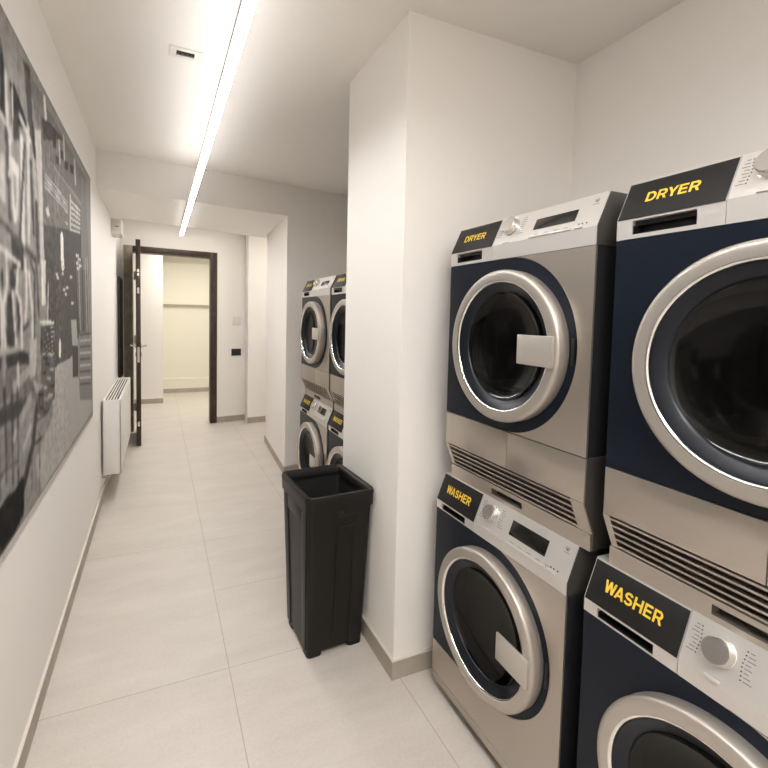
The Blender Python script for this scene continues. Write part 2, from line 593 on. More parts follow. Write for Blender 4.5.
# ------------------------------------------------------------------ photo mural
MURAL=[('P',[(1.521,2.253),(1.974,2.007),(1.997,1.469),(2.117,1.205),(1.723,0.816),(1.419,0.774)],0.5,0),
('P',[(1.798,2.204),(3.059,2.192),(3.045,2.024),(1.974,2.007),(1.892,2.082)],0.42,0),
('P',[(1.977,2.007),(2.881,1.993),(2.841,1.651),(2.846,1.705),(2.777,1.313),(2.522,1.21),(2.122,1.202),(2.029,1.393),(1.971,1.614)],0.33,0),
('P',[(1.977,2.007),(2.881,1.993),(2.858,1.857),(1.981,1.742)],0.43,0),
('P',[(2.122,1.202),(2.522,1.21),(2.7,1.089),(3.21,0.953),(3.19,0.802),(1.885,0.787),(1.8,0.914),(2.086,1.02)],0.6,0),
('P',[(2.778,1.323),(3.158,1.308),(3.223,1.111),(3.204,0.876),(2.749,0.958),(2.703,1.127)],0.47,0),
('P',[(2.636,1.683),(3.116,1.733),(3.173,1.296),(2.777,1.313)],0.4,0),
('P',[(2.882,2.164),(3.042,2.171),(3.15,1.677),(2.841,1.651)],0.46,0),
('L',[(2.012,1.937),(2.469,1.928)],0.62,0.0039),
('L',[(2.011,1.921),(2.468,1.912)],0.62,0.0039),
('L',[(2.01,1.905),(2.466,1.897)],0.62,0.004),
('L',[(2.009,1.889),(2.465,1.882)],0.62,0.0039),
('L',[(2.532,1.954),(2.829,1.963)],0.68,0.0074),
('L',[(2.529,1.926),(2.827,1.939)],0.68,0.0071),
('L',[(2.527,1.899),(2.825,1.916)],0.68,0.0066),
('L',[(2.525,1.871),(2.824,1.893)],0.68,0.0061),
('L',[(2.523,1.843),(2.822,1.869)],0.68,0.0055),
('L',[(2.521,1.815),(2.82,1.846)],0.68,0.0048),
('L',[(2.542,1.969),(2.532,1.839)],0.66,0.0168),
('L',[(2.318,1.739),(2.326,1.634)],0.85,0.0322),
('L',[(2.244,1.289),(2.241,1.249)],0.8,0.021),
('P',[(2.014,1.808),(2.051,1.823),(2.09,1.796),(2.048,1.783)],0.72,0),
('P',[(2.387,1.829),(2.475,1.833),(2.443,1.821)],0.68,0),
('P',[(2.671,1.717),(2.774,1.725),(2.767,1.711),(2.681,1.702)],0.72,0),
('P',[(2.726,1.704),(2.834,1.712),(2.826,1.698),(2.736,1.689)],0.72,0),
('P',[(2.641,1.677),(2.742,1.683),(2.735,1.669),(2.651,1.662)],0.72,0),
('P',[(2.753,1.674),(2.862,1.681),(2.855,1.666),(2.763,1.659)],0.72,0),
('P',[(2.694,1.655),(2.799,1.66),(2.792,1.646),(2.704,1.64)],0.72,0),
('P',[(2.287,1.646),(2.339,1.648),(2.33,1.636),(2.286,1.633)],0.7,0),
('P',[(2.317,1.625),(2.371,1.627),(2.362,1.615),(2.316,1.613)],0.7,0),
('P',[(2.303,1.597),(2.356,1.598),(2.347,1.586),(2.302,1.584)],0.7,0),
('P',[(2.178,1.583),(2.225,1.584),(2.217,1.572),(2.177,1.571)],0.7,0),
('P',[(2.198,1.57),(2.247,1.57),(2.238,1.559),(2.198,1.558)],0.7,0),
('P',[(2.499,1.595),(2.563,1.596),(2.552,1.583),(2.498,1.581)],0.7,0),
('P',[(2.326,1.527),(2.38,1.526),(2.371,1.515),(2.325,1.514)],0.7,0),
('P',[(2.366,1.509),(2.423,1.508),(2.413,1.496),(2.365,1.496)],0.7,0),
('P',[(2.403,1.539),(2.462,1.539),(2.452,1.526),(2.402,1.526)],0.7,0),
('P',[(2.528,1.473),(2.594,1.471),(2.582,1.458),(2.527,1.459)],0.7,0),
('P',[(1.87,2.041),(1.963,2.074),(1.979,1.716),(1.983,1.579),(1.927,1.574),(1.917,1.807)],0.66,0),
('P',[(1.929,1.609),(2.006,1.617),(1.988,1.451),(1.931,1.447)],0.74,0),
('L',[(2.042,1.532),(2.02,1.394)],0.66,0.0084),
('P',[(1.895,1.394),(2.135,1.388),(2.126,1.257),(1.924,1.271)],0.66,0),
('L',[(1.909,1.373),(2.127,1.368)],0.3,0.0018),
('L',[(1.909,1.364),(2.126,1.359)],0.3,0.0018),
('L',[(1.908,1.356),(2.126,1.35)],0.3,0.0018),
('L',[(1.907,1.348),(2.125,1.34)],0.3,0.0018),
('L',[(1.907,1.339),(2.124,1.331)],0.3,0.0018),
('L',[(1.906,1.331),(2.124,1.321)],0.3,0.0014),
('L',[(1.906,1.322),(2.123,1.312)],0.3,0.0014),
('L',[(1.905,1.314),(2.122,1.302)],0.3,0.0018),
('L',[(1.904,1.306),(2.122,1.293)],0.3,0.0018),
('L',[(1.904,1.297),(2.121,1.284)],0.3,0.0018),
('L',[(1.903,1.289),(2.12,1.274)],0.3,0.0018),
('L',[(1.902,1.281),(2.119,1.265)],0.3,0.0018),
('L',[(1.9,1.389),(2.132,1.384)],0.8,0.004),
('P',[(1.913,1.272),(2.133,1.256),(2.129,1.12),(2.119,1.072),(1.841,1.122),(1.899,1.195)],0.36,0),
('P',[(1.818,1.168),(2.114,1.122),(2.069,1.068),(1.991,1.04),(1.824,1.045)],0.36,0),
('P',[(1.94,1.262),(2.009,1.254),(1.996,1.244),(1.944,1.25)],0.22,0),
('P',[(2.029,1.267),(2.106,1.259),(2.091,1.249),(2.034,1.256)],0.62,0),
('P',[(1.972,1.238),(2.045,1.229),(2.031,1.22),(1.977,1.227)],0.22,0),
('P',[(2.04,1.21),(2.118,1.2),(2.104,1.19),(2.045,1.198)],0.62,0),
('P',[(1.922,1.211),(1.99,1.201),(1.978,1.192),(1.927,1.199)],0.22,0),
('P',[(1.992,1.182),(2.066,1.17),(2.052,1.161),(1.997,1.17)],0.62,0),
('P',[(2.051,1.145),(2.13,1.132),(2.116,1.123),(2.057,1.133)],0.22,0),
('P',[(1.932,1.156),(2.001,1.144),(1.988,1.135),(1.937,1.145)],0.62,0),
('P',[(1.876,1.139),(1.941,1.127),(1.929,1.118),(1.881,1.128)],0.22,0),
('P',[(2.017,1.115),(2.094,1.101),(2.08,1.092),(2.023,1.103)],0.62,0),
('P',[(1.85,1.146),(1.907,1.134),(1.903,1.123),(1.852,1.133)],0.24,0),
('P',[(1.946,1.113),(2.01,1.1),(2.006,1.089),(1.949,1.1)],0.56,0),
('P',[(1.878,1.094),(1.937,1.08),(1.933,1.07),(1.88,1.081)],0.24,0),
('P',[(2.0,1.113),(2.068,1.098),(2.063,1.087),(2.003,1.099)],0.56,0),
('P',[(1.926,1.073),(1.988,1.058),(1.984,1.047),(1.928,1.059)],0.24,0),
('P',[(1.829,1.077),(1.885,1.063),(1.881,1.052),(1.832,1.064)],0.56,0),
('P',[(2.511,1.385),(2.667,1.383),(2.702,1.25),(2.541,1.261)],0.6,0),
('P',[(2.541,1.261),(2.702,1.25),(2.7,1.089),(2.539,1.106)],0.3,0),
('L',[(2.776,1.303),(3.181,1.291)],0.36,0.0064),
('L',[(2.774,1.27),(3.178,1.253)],0.62,0.0057),
('L',[(2.771,1.238),(3.175,1.215)],0.36,0.0057),
('L',[(2.769,1.205),(3.171,1.177)],0.62,0.0064),
('L',[(2.766,1.172),(3.168,1.14)],0.36,0.0063),
('L',[(2.763,1.139),(3.165,1.102)],0.62,0.0063),
('L',[(2.761,1.106),(3.162,1.064)],0.36,0.0063),
('L',[(2.758,1.074),(3.159,1.026)],0.62,0.0063),
('L',[(2.755,1.041),(3.156,0.988)],0.36,0.0063),
('L',[(2.664,1.686),(2.691,1.335)],0.3,0.0137),
('L',[(2.76,1.696),(2.791,1.332)],0.56,0.015),
('L',[(2.871,1.707),(2.905,1.328)],0.3,0.0159),
('L',[(2.992,1.72),(3.03,1.323)],0.56,0.0172),
('L',[(3.078,1.729),(3.12,1.32)],0.56,0.0185),
('P',[(1.515,2.165),(1.555,2.071),(1.556,1.964),(1.502,1.966)],0.17,0),
('P',[(1.597,2.075),(1.633,2.091),(1.732,2.048),(1.776,2.014),(1.712,1.991),(1.599,1.98)],0.18,0),
('P',[(1.603,1.982),(1.665,2.027),(1.688,1.946),(1.612,1.92)],0.24,0),
('P',[(1.743,2.208),(1.825,2.225),(1.856,2.003),(1.808,1.986)],0.3,0),
('L',[(1.556,2.081),(1.568,1.905)],0.72,0.0131),
('L',[(1.62,2.086),(1.612,1.92)],0.75,0.006),
('L',[(1.694,2.017),(1.808,1.986)],0.66,0.0116),
('L',[(1.501,1.952),(1.579,1.932)],0.7,0.007),
('L',[(2.029,2.206),(2.059,2.091)],0.74,0.0202),
('P',[(1.967,2.122),(2.133,2.159),(2.393,2.186),(2.003,2.053)],0.28,0),
('P',[(2.156,2.113),(2.233,2.128),(2.223,2.091),(2.167,2.081)],0.26,0),
('P',[(2.299,2.117),(2.389,2.133),(2.377,2.093),(2.312,2.083)],0.26,0),
('P',[(2.399,2.101),(2.497,2.118),(2.485,2.076),(2.413,2.065)],0.26,0),
('P',[(2.203,2.064),(2.285,2.077),(2.274,2.039),(2.215,2.031)],0.26,0),
('P',[(2.535,2.126),(2.646,2.144),(2.632,2.1),(2.552,2.088)],0.26,0),
('L',[(2.29,2.139),(2.299,2.067)],0.62,0.017),
('L',[(2.675,2.17),(2.69,2.084)],0.62,0.024),
('L',[(2.393,2.19),(2.404,2.114)],0.62,0.0186),
('P',[(1.493,1.843),(1.532,1.856),(1.531,1.723),(1.5,1.721),(1.486,1.747)],0.66,0),
('P',[(1.588,1.873),(1.673,1.862),(1.651,1.696),(1.613,1.684),(1.592,1.736)],0.72,0),
('P',[(1.609,1.828),(1.645,1.822),(1.635,1.73),(1.616,1.726)],0.55,0),
('L',[(1.553,1.926),(1.57,1.691)],0.3,0.0131),
('L',[(1.596,1.942),(1.573,1.808)],0.72,0.0088),
('L',[(1.709,1.949),(1.707,1.639)],0.74,0.0217),
('L',[(1.739,1.949),(1.668,1.65)],0.28,0.0106),
('L',[(1.787,2.011),(1.773,1.659)],0.7,0.0179),
('L',[(1.814,1.915),(1.833,1.692)],0.3,0.0136),
('L',[(1.851,1.938),(1.898,1.728)],0.6,0.02),
('L',[(1.846,2.032),(1.865,1.966)],0.25,0.0197),
('L',[(1.877,1.786),(1.89,1.614)],0.32,0.0219),
('P',[(1.579,1.647),(1.706,1.627),(1.701,1.555),(1.586,1.545)],0.26,0),
('L',[(1.481,1.669),(1.576,1.651),(1.706,1.627)],0.34,0.0086),
('L',[(1.491,1.594),(1.662,1.567)],0.72,0.0087),
('L',[(1.727,1.624),(1.863,1.598)],0.3,0.0105),
('P',[(1.473,1.557),(1.499,1.535),(1.503,1.501),(1.482,1.471),(1.467,1.47)],0.26,0),
('P',[(1.554,1.54),(1.586,1.553),(1.617,1.523),(1.603,1.486),(1.567,1.479),(1.552,1.509)],0.26,0),
('P',[(1.529,1.467),(1.564,1.484),(1.596,1.438),(1.62,1.363),(1.603,1.326),(1.553,1.324),(1.514,1.337)],0.26,0),
('P',[(1.618,1.481),(1.651,1.477),(1.653,1.394),(1.636,1.34),(1.622,1.384)],0.26,0),
('L',[(1.53,1.568),(1.532,1.498),(1.499,1.447),(1.503,1.313)],0.72,0.0098),
('L',[(1.581,1.479),(1.607,1.326)],0.72,0.0104),
('L',[(1.642,1.558),(1.622,1.486),(1.663,1.449),(1.667,1.31)],0.72,0.0117),
('L',[(1.724,1.588),(1.733,1.474),(1.711,1.399)],0.72,0.0121),
('L',[(1.765,1.545),(1.801,1.415),(1.782,1.211)],0.72,0.014),
('L',[(1.688,1.371),(1.753,1.389)],0.3,0.0078),
('L',[(1.863,1.602),(1.888,1.415)],0.34,0.0135),
('L',[(1.779,1.594),(1.835,1.55),(1.82,1.342)],0.3,0.0093),
('P',[(1.502,1.31),(1.663,1.308),(1.746,1.286),(1.744,1.257),(1.516,1.271)],0.22,0),
('P',[(1.454,1.274),(1.837,1.235),(1.867,1.117),(1.448,1.193)],0.4,0),
('L',[(1.456,1.312),(1.644,1.317)],0.58,0.0077),
('L',[(1.58,1.206),(1.754,1.238)],0.56,0.0183),
('L',[(1.479,1.201),(1.484,1.27)],0.55,0.0135),
('L',[(1.621,1.265),(1.616,1.189)],0.66,0.011),
('P',[(1.761,1.339),(1.856,1.327),(1.822,1.205),(1.751,1.203)],0.62,0),
('P',[(1.774,1.206),(1.938,1.157),(1.83,1.142)],0.56,0),
('P',[(1.447,1.173),(1.706,1.157),(1.677,1.113),(1.48,1.118)],0.27,0),
('P',[(1.442,1.103),(1.581,1.087),(1.553,1.01),(1.452,0.993),(1.434,0.999)],0.44,0),
('L',[(1.639,1.101),(1.759,1.148)],0.56,0.017),
('L',[(1.669,1.004),(1.752,1.054)],0.62,0.0114),
('L',[(1.827,1.09),(1.775,0.982),(1.667,0.9)],0.26,0.0214),
('L',[(1.496,1.218),(1.488,0.956)],0.25,0.0054),
('L',[(1.557,1.208),(1.548,0.935)],0.25,0.006),
('L',[(1.611,1.2),(1.602,0.915)],0.25,0.006),
('L',[(1.764,1.022),(1.751,0.848)],0.38,0.0052),
('L',[(1.867,0.996),(1.854,0.81)],0.38,0.0056),
('L',[(1.775,0.982),(1.899,0.976)],0.3,0.0062),
('L',[(1.453,0.998),(1.596,0.984)],0.35,0.0055),
('L',[(1.58,1.075),(1.57,1.058)],0.62,0.0138),
('P',[(1.429,0.926),(1.568,0.905),(1.638,0.92),(1.667,0.906),(1.65,0.801),(1.537,0.783),(1.42,0.787)],0.13,0)]

MY0, MY1, MZ0, MZ1 = -0.35, 3.240, 0.763, 2.245


def mural():
    ny, nz = 460, 240
    ys = np.linspace(MY0, MY1, ny)
    zs = np.linspace(MZ0, MZ1, nz)
    Y, Z = np.meshgrid(ys, zs)
    Yr = np.where(Y < 1.49, 2.98 - Y, Y)          # the print goes on towards the viewer with a like scene
    G = np.full(Y.shape, 0.50)

    def inside(pts):
        r = np.zeros(Y.shape, bool)
        for (a, b_), (c, d_) in zip(pts, pts[1:] + pts[:1]):
            if b_ == d_:
                continue
            cond = ((b_ > Z) != (d_ > Z)) & (Yr < (c - a) * (Z - b_) / (d_ - b_) + a)
            r ^= cond
        return r

    for kind, pts, g, w in MURAL:
        pts = [tuple(p) for p in pts]
        if kind == 'P':
            G[inside(pts)] = g
        else:
            for (a, b_), (c, d_) in zip(pts, pts[1:]):
                L2 = (c - a) ** 2 + (d_ - b_) ** 2 + 1e-9
                t = np.clip(((Yr - a) * (c - a) + (Z - b_) * (d_ - b_)) / L2, 0, 1)
                dist = np.hypot(Yr - a - t * (c - a), Z - b_ - t * (d_ - b_))
                G[dist < max(w, 0.004)] = g
    rng = np.random.RandomState(3)
    n1 = rng.rand(*G.shape) - 0.5
    streak = np.repeat(rng.rand(1, ny) - 0.5, nz, 0)
    for _ in range(2):
        n1 = (n1 + np.roll(n1, 1, 0) + np.roll(n1, -1, 0) + np.roll(n1, 1, 1) + np.roll(n1, -1, 1)) / 3.2
    left = np.clip((2.55 - Yr) / 0.3, 0.25, 1)
    G = G + left * (n1 * 0.10 + streak * 0.05)
    soft = np.clip((2.15 - Yr) / 0.4, 0.0, 1.0)     # the machinery at the left of the print is out of focus
    for q in range(3):
        P = np.pad(G, 1, mode='edge')
        S = (P[:-2, 1:-1] + P[2:, 1:-1] + P[1:-1, :-2] + P[1:-1, 2:] + 3 * P[1:-1, 1:-1]) / 7
        G = G + (S - G) * (0.55 if q == 0 else soft)
    G[zs < MZ0 + 0.018] = 0.66
    G = np.clip((G - 0.48) * 1.18 + 0.52, 0.05, 0.92)
    lin = G ** 2.2
    me = bpy.data.meshes.new('photo_mural')
    X = XL + 0.015
    verts = np.stack([np.full(Y.size, X), Y.ravel(), Z.ravel()], 1)
    idx = np.arange(ny * nz).reshape(nz, ny)
    faces = np.stack([idx[:-1, :-1].ravel(), idx[:-1, 1:].ravel(), idx[1:, 1:].ravel(), idx[1:, :-1].ravel()], 1)
    # the panel's edge goes back to the wall
    ring = list(idx[0, :]) + list(idx[1:, -1]) + list(idx[-1, -2::-1]) + list(idx[-2:0:-1, 0])
    base = len(verts)
    rv = verts[ring].copy()
    rv[:, 0] = XL + 0.0005
    verts = np.concatenate([verts, rv])
    fl = [tuple(int(i) for i in f) for f in faces]
    n = len(ring)
    for i in range(n):
        j = (i + 1) % n
        fl.append((int(ring[j]), int(ring[i]), base + i, base + j))
    me.from_pydata([tuple(map(float, v)) for v in verts], [], fl)
    at = me.color_attributes.new('print', 'FLOAT_COLOR', 'POINT')
    allg = np.concatenate([lin.ravel(), np.full(n, 0.35)])
    rgba = np.stack([allg * 1.0, allg * 0.945, allg * 0.875, np.ones_like(allg)], 1)
    at.data.foreach_set('color', rgba.astype(np.float32).ravel())
    m, nt, bs = new_mat('matte_photo_print')
    va = nt.nodes.new('ShaderNodeVertexColor')
    va.layer_name = 'print'
    nt.links.new(va.outputs['Color'], bs.inputs['Base Color'])
    bs.inputs['Roughness'].default_value = 0.75
    bs.inputs['Specular IOR Level'].default_value = 0.12
    me.materials.append(m)
    o = bpy.data.objects.new('photo_mural', me)
    COL.objects.link(o)
    tag(o, 'large black and white photo mural hanging on the left wall', 'mural')


mural()

# ------------------------------------------------------------------ radiator
rad = thing('radiator', 'white slim panel radiator with slotted top grille on the left wall', 'radiator', (XL + 0.0015, 4.37, 0.205))
R0, R1, RX0, RX1, RH = -0.60, 0.66, 0.010, 0.134, 0.565
b = MB()
b.box(RX1 - 0.012, RX1, R0, R1, 0, RH)
b.box(RX0, RX1, R0, R0 + 0.010, 0.0, RH)
b.box(RX0, RX1, R1 - 0.010, R1, 0.0, RH)
b.box(RX0, RX0 + 0.01, R0, R1, 0.0, RH)
b.build('radiator_casing', 'rad', rad, bevel=0.004)
b = MB()
b.box(RX0 + 0.01, RX1 - 0.012, R0 + 0.01, R1 - 0.01, RH - 0.03, RH - 0.018, 1)
for k in range(6):
    x = RX0 + 0.008 + k * (RX1 - RX0 - 0.026) / 5
    b.box(x, x + 0.0085, R0 + 0.01, R1 - 0.01, RH - 0.009, RH - 0.001, 0)
b.build('radiator_grille', ['rad', 'dark'], rad)
for y in (R0 + 0.08, R1 - 0.08):
    b = MB()
    b.box(0.0, 0.03, y - 0.015, y + 0.015, 0.05, 0.50)
    b.build('wall_bracket', 'rad', rad)
b = MB()
b.cyl((0.05, R0 + 0.05, 0.002), (0.05, R0 + 0.05, -0.035), 0.010)
b.cyl((0.05, R0 + 0.05, -0.03), (0.0, R0 + 0.05, -0.03), 0.008)
b.build('radiator_valve', 'metal', rad)

# ------------------------------------------------------------------ small wall and ceiling fittings
b = MB()
b.box(0, 0.020, 0, 0.42, 0, 1.10, 0)
b.box(0.020, 0.024, 0.02, 0.40, 0.02, 1.08, 1)
tag(b.build('notice_board', ['wood', 'dark'], loc=(XL, 5.36, 0.70), bevel=0.001), 'narrow dark brown board on the left wall behind the open door', 'board')

t = thing('emergency_light', 'small white box fitting high on the left wall near the door', 'wall fitting', (XL, 4.72, 2.145))
b = MB()
b.box(0, 0.085, 0, 0.26, 0, 0.135)
b.build('fitting_body', 'white_plastic', t, bevel=0.006)
b = MB()
b.box(0.03, 0.065, -0.002, 0.002, 0.060, 0.068)
b.build('indicator_slot', 'grey_print', t)

ang = math.atan(0.150)
t = thing('wall_socket', 'black wall socket on the white end wall right of the door', 'socket', (0.940, dy(0.940), 0.919), ang)
b = MB()
b.box(-0.064, 0.064, -0.010, 0, -0.046, 0.046)
b.build('socket_plate', 'outlet', t, bevel=0.003)
b = MB()
for x in (-0.036, 0, 0.036):
    b.cyl((x, -0.0095, 0), (x, -0.0115, 0), 0.013, 16)
b.build('socket_inserts', 'dark', t)
t = thing('thermostat', 'faint white control plate above the black socket on the end wall', 'thermostat', (0.945, dy(0.945), 1.337), ang)
b = MB()
b.box(-0.055, 0.055, -0.012, 0, -0.058, 0.058)
b.build('thermostat_plate', 'white_plastic', t, bevel=0.003)
b = MB()
b.box(-0.035, 0.035, -0.014, -0.011, -0.005, 0.035)
b.build('thermostat_window', 'alu', t)

t = thing('ceiling_vent', 'small white ceiling vent with one dark slot left of the strip light', 'vent', (0.109, 2.148, HC), 0.03)
b = MB()
for q in ((-0.066, 0.066, -0.040, -0.019), (-0.066, 0.066, 0.019, 0.040), (-0.066, -0.037, -0.019, 0.019), (0.037, 0.066, -0.019, 0.019)):
    b.box(*q, -0.005, 0)
b.build('vent_frame', 'white_plastic', t)
b = MB()
b.box(-0.037, 0.037, -0.019, 0.019, -0.0015, -0.0005)
b.build('vent_slot', 'dark', t)
for k in range(4):
    b = MB()
    b.box(-0.030 + k * 0.018, -0.027 + k * 0.018, 0.002, 0.018, -0.005, -0.0015)
    b.build('vent_slat', 'grey_print', t)

# ------------------------------------------------------------------ washing machines and dryers
HW = 0.2985                                   # half width


def _arc(cx, cy, rx, ry, a0, a1, n=14):
    return [(cx + rx * math.cos(math.radians(a)), cy + ry * math.sin(math.radians(a))) for a in np.linspace(a0, a1, n)]


# block capitals: ('s', centre line, closed?) is a stroke of even width, ('d', bottom x, bottom y, top x, top y) a slanting one cut level
GLYPH = {
    'D': (0.94, [('s', [(0.11, 0.09), (0.11, 0.91), (0.45, 0.91)] + _arc(0.45, 0.5, 0.38, 0.41, 90, -90) + [(0.11, 0.09)])]),
    'R': (0.90, [('s', [(0.11, 0.0), (0.11, 0.91), (0.52, 0.91)] + _arc(0.52, 0.68, 0.23, 0.23, 90, -90) + [(0.11, 0.45)]), ('d', 0.76, 0.0, 0.50, 0.46)]),
    'Y': (0.92, [('d', 0.46, 0.40, 0.12, 1.0), ('d', 0.46, 0.40, 0.80, 1.0), ('s', [(0.46, 0.0), (0.46, 0.45)])]),
    'E': (0.80, [('s', [(0.78, 0.91), (0.11, 0.91), (0.11, 0.09), (0.78, 0.09)]), ('s', [(0.11, 0.51), (0.72, 0.51)])]),
    'W': (1.28, [('d', 0.36, 0.0, 0.12, 1.0), ('d', 0.36, 0.0, 0.64, 1.0), ('d', 0.92, 0.0, 0.64, 1.0), ('d', 0.92, 0.0, 1.16, 1.0)]),
    'A': (1.0, [('d', 0.12, 0.0, 0.50, 1.0), ('d', 0.88, 0.0, 0.50, 1.0), ('s', [(0.26, 0.29), (0.74, 0.29)])]),
    'S': (0.88, [('s', _arc(0.44, 0.70, 0.31, 0.21, 15, 270) + _arc(0.44, 0.30, 0.33, 0.21, 90, -165))]),
    'H': (0.94, [('s', [(0.11, 0.0), (0.11, 1.0)]), ('s', [(0.81, 0.0), (0.81, 1.0)]), ('s', [(0.11, 0.51), (0.81, 0.51)])]),
}


KERN = {'WA': 0.20, 'RY': 0.12, 'YE': 0.06, 'AS': 0.08}


def lettering(word, width, height, parent, mtx):
    b = MB()
    x0 = 0.0
    for n_, ch in enumerate(word):
        adv, strokes = GLYPH[ch]
        for st in strokes:
            if st[0] == 'd':
                _, xa, ya, xb, yb = st
                b.face([(x0 + xa - 0.12, ya, 0), (x0 + xa + 0.12, ya, 0), (x0 + xb + 0.12, yb, 0), (x0 + xb - 0.12, yb, 0)])
                continue
            pts = [Vector((x0 + p[0], p[1])) for p in st[1]]
            closed = (pts[0] - pts[-1]).length < 1e-6
            sides = []
            for i, p in enumerate(pts):
                a = pts[i - 1] if i else (pts[-2] if closed else None)
                c = pts[i + 1] if i + 1 < len(pts) else (pts[1] if closed else None)
                d0 = (p - a).normalized() if a is not None else None
                d1 = (c - p).normalized() if c is not None else None
                d0, d1 = d0 or d1, d1 or d0
                t = (d0 + d1)
                if t.length < 1e-6:
                    t = d0
                t.normalize()
                nn = Vector((-t.y, t.x))
                k = min(1.6, 1.0 / max(0.4, nn.dot(Vector((-d0.y, d0.x)))))
                wv, wh = 0.11, 0.09
                off = Vector((nn.x * wv, nn.y * wh)) * k
                sides.append((p - off, p + off))
            for (l0, r0), (l1, r1) in zip(sides, sides[1:]):
                b.face([(*l0, 0), (*r0, 0), (*r1, 0), (*l1, 0)])
        x0 += adv + 0.13
        x0 -= KERN.get(ch + word[n_ + 1:n_ + 2], 0.0)
    x0 -= 0.13
    b.xform(mtx @ Matrix.Diagonal((width / x0, height, 1, 1)) @ Matrix.Translation((-x0 / 2, -0.5, 0)))
    return b.build('lettering', 'yellow', parent, smooth=False)


def plate_with_hole(outer, cx, cz, r, y0, y1, n=120):
    """flat plate: outer outline (list of (x, z), star-shaped about the hole centre) with a round hole"""
    angs = sorted(set([round(2 * math.pi * k / n, 6) for k in range(n)] +
                      [round(math.atan2(z - cz, x - cx) % (2 * math.pi), 6) for x, z in outer]))

    def hit(a):
        ca, sa = math.cos(a), math.sin(a)
        best = None
        for (x0, z0), (x1, z1) in zip(outer, outer[1:] + outer[:1]):
            dx, dz = x1 - x0, z1 - z0
            den = ca * dz - sa * dx
            if abs(den) < 1e-9:
                continue
            t = ((x0 - cx) * dz - (z0 - cz) * dx) / den
            u = ((x0 - cx) * sa - (z0 - cz) * ca) / den
            if t > 0 and -1e-6 <= u <= 1 + 1e-6 and (best is None or t > best):
                best = t
        return best

    b = MB()
    O = [(cx + hit(a) * math.cos(a), cz + hit(a) * math.sin(a)) for a in angs]
    I = [(cx + r * math.cos(a), cz + r * math.sin(a)) for a in angs]
    b.loft([[(x, y0, z) for x, z in I], [(x, y0, z) for x, z in O], [(x, y1, z) for x, z in O], [(x, y1, z) for x, z in I],
            [(x, y0, z) for x, z in I]])
    bmesh.ops.remove_doubles(b.bm, verts=b.bm.verts, dist=1e-6)
    return b


def arc(cx, cz, a, bz, n=40):
    return [(cx + a * math.cos(t), cz + bz * math.sin(t)) for t in np.linspace(-math.pi / 2, math.pi / 2, n)]


def open_box(b, x0, x1, y0, y1, z0, z1, t=0.012, back=True):
    b.box(x0, x0 + t, y0, y1, z0, z1)
    b.box(x1 - t, x1, y0, y1, z0, z1)
    b.box(x0 + t, x1 - t, y0, y1, z1 - t, z1)
    b.box(x0 + t, x1 - t, y0, y1, z0, z0 + t)
    if back:
        b.box(x0 + t, x1 - t, y1 - t, y1, z0 + t, z1 - t)
    return b


def door_parts(root, cx, cz):
    b = MB()
    b.lathe_y([(0.192, 0.000), (0.224, 0.000), (0.227, -0.006), (0.2285, -0.034), (0.2275, -0.040), (0.223, -0.0445),
               (0.216, -0.0455), (0.1965, -0.0455), (0.1935, -0.0445), (0.1905, -0.041), (0.189, -0.030)],
              cx, cz, 96, [0, 0, 0, 0, 0, 0, 0, 1, 1, 1, 0], close=True)
    dr = b.build('door', ['ring', 'chrome'], root, angle=50)
    b = MB()
    b.lathe_y([(0.1895, -0.040), (0.184, -0.037), (0.168, -0.026), (0.163, -0.022), (0.163, -0.016), (0.1895, -0.010)], cx, cz, 96, close=True)
    b.build('door_bezel', 'navy_gloss', dr, angle=60)
    b = MB()
    b.lathe_y([(0.164, -0.021), (0.158, -0.016), (0.140, -0.006), (0.110, 0.004), (0.060, 0.010), (0.0, 0.012)], cx, cz, 72)
    b.build('door_glass', 'glass', dr, angle=80)
    b = MB()
    zc = cz - 0.002
    hx0, hx1, hz = cx + 0.088, cx + 0.216, 0.041
    b.hexa([(hx0, -0.050, zc - hz), (hx1, -0.054, zc - hz), (hx1, -0.044, zc - hz), (hx0, -0.042, zc - hz)],
           [(hx0, -0.050, zc + hz), (hx1, -0.054, zc + hz), (hx1, -0.044, zc + hz), (hx0, -0.042, zc + hz)])
    b.build('door_handle', 'handle', dr, bevel=0.0025)
    return dr


def panel_frame(zb, zt, setb):
    """frame of the sloping control face: x along, y up the slope, z out of it"""
    s = Vector((0, setb, zt - zb))
    L = s.length
    yv = s / L
    zv = Vector((0, -(zt - zb), setb)) / L
    return Matrix(((1, yv.x, zv.x, 0), (0, yv.y, zv.y, 0), (0, yv.z, zv.z, zb), (0, 0, 0, 1))), L


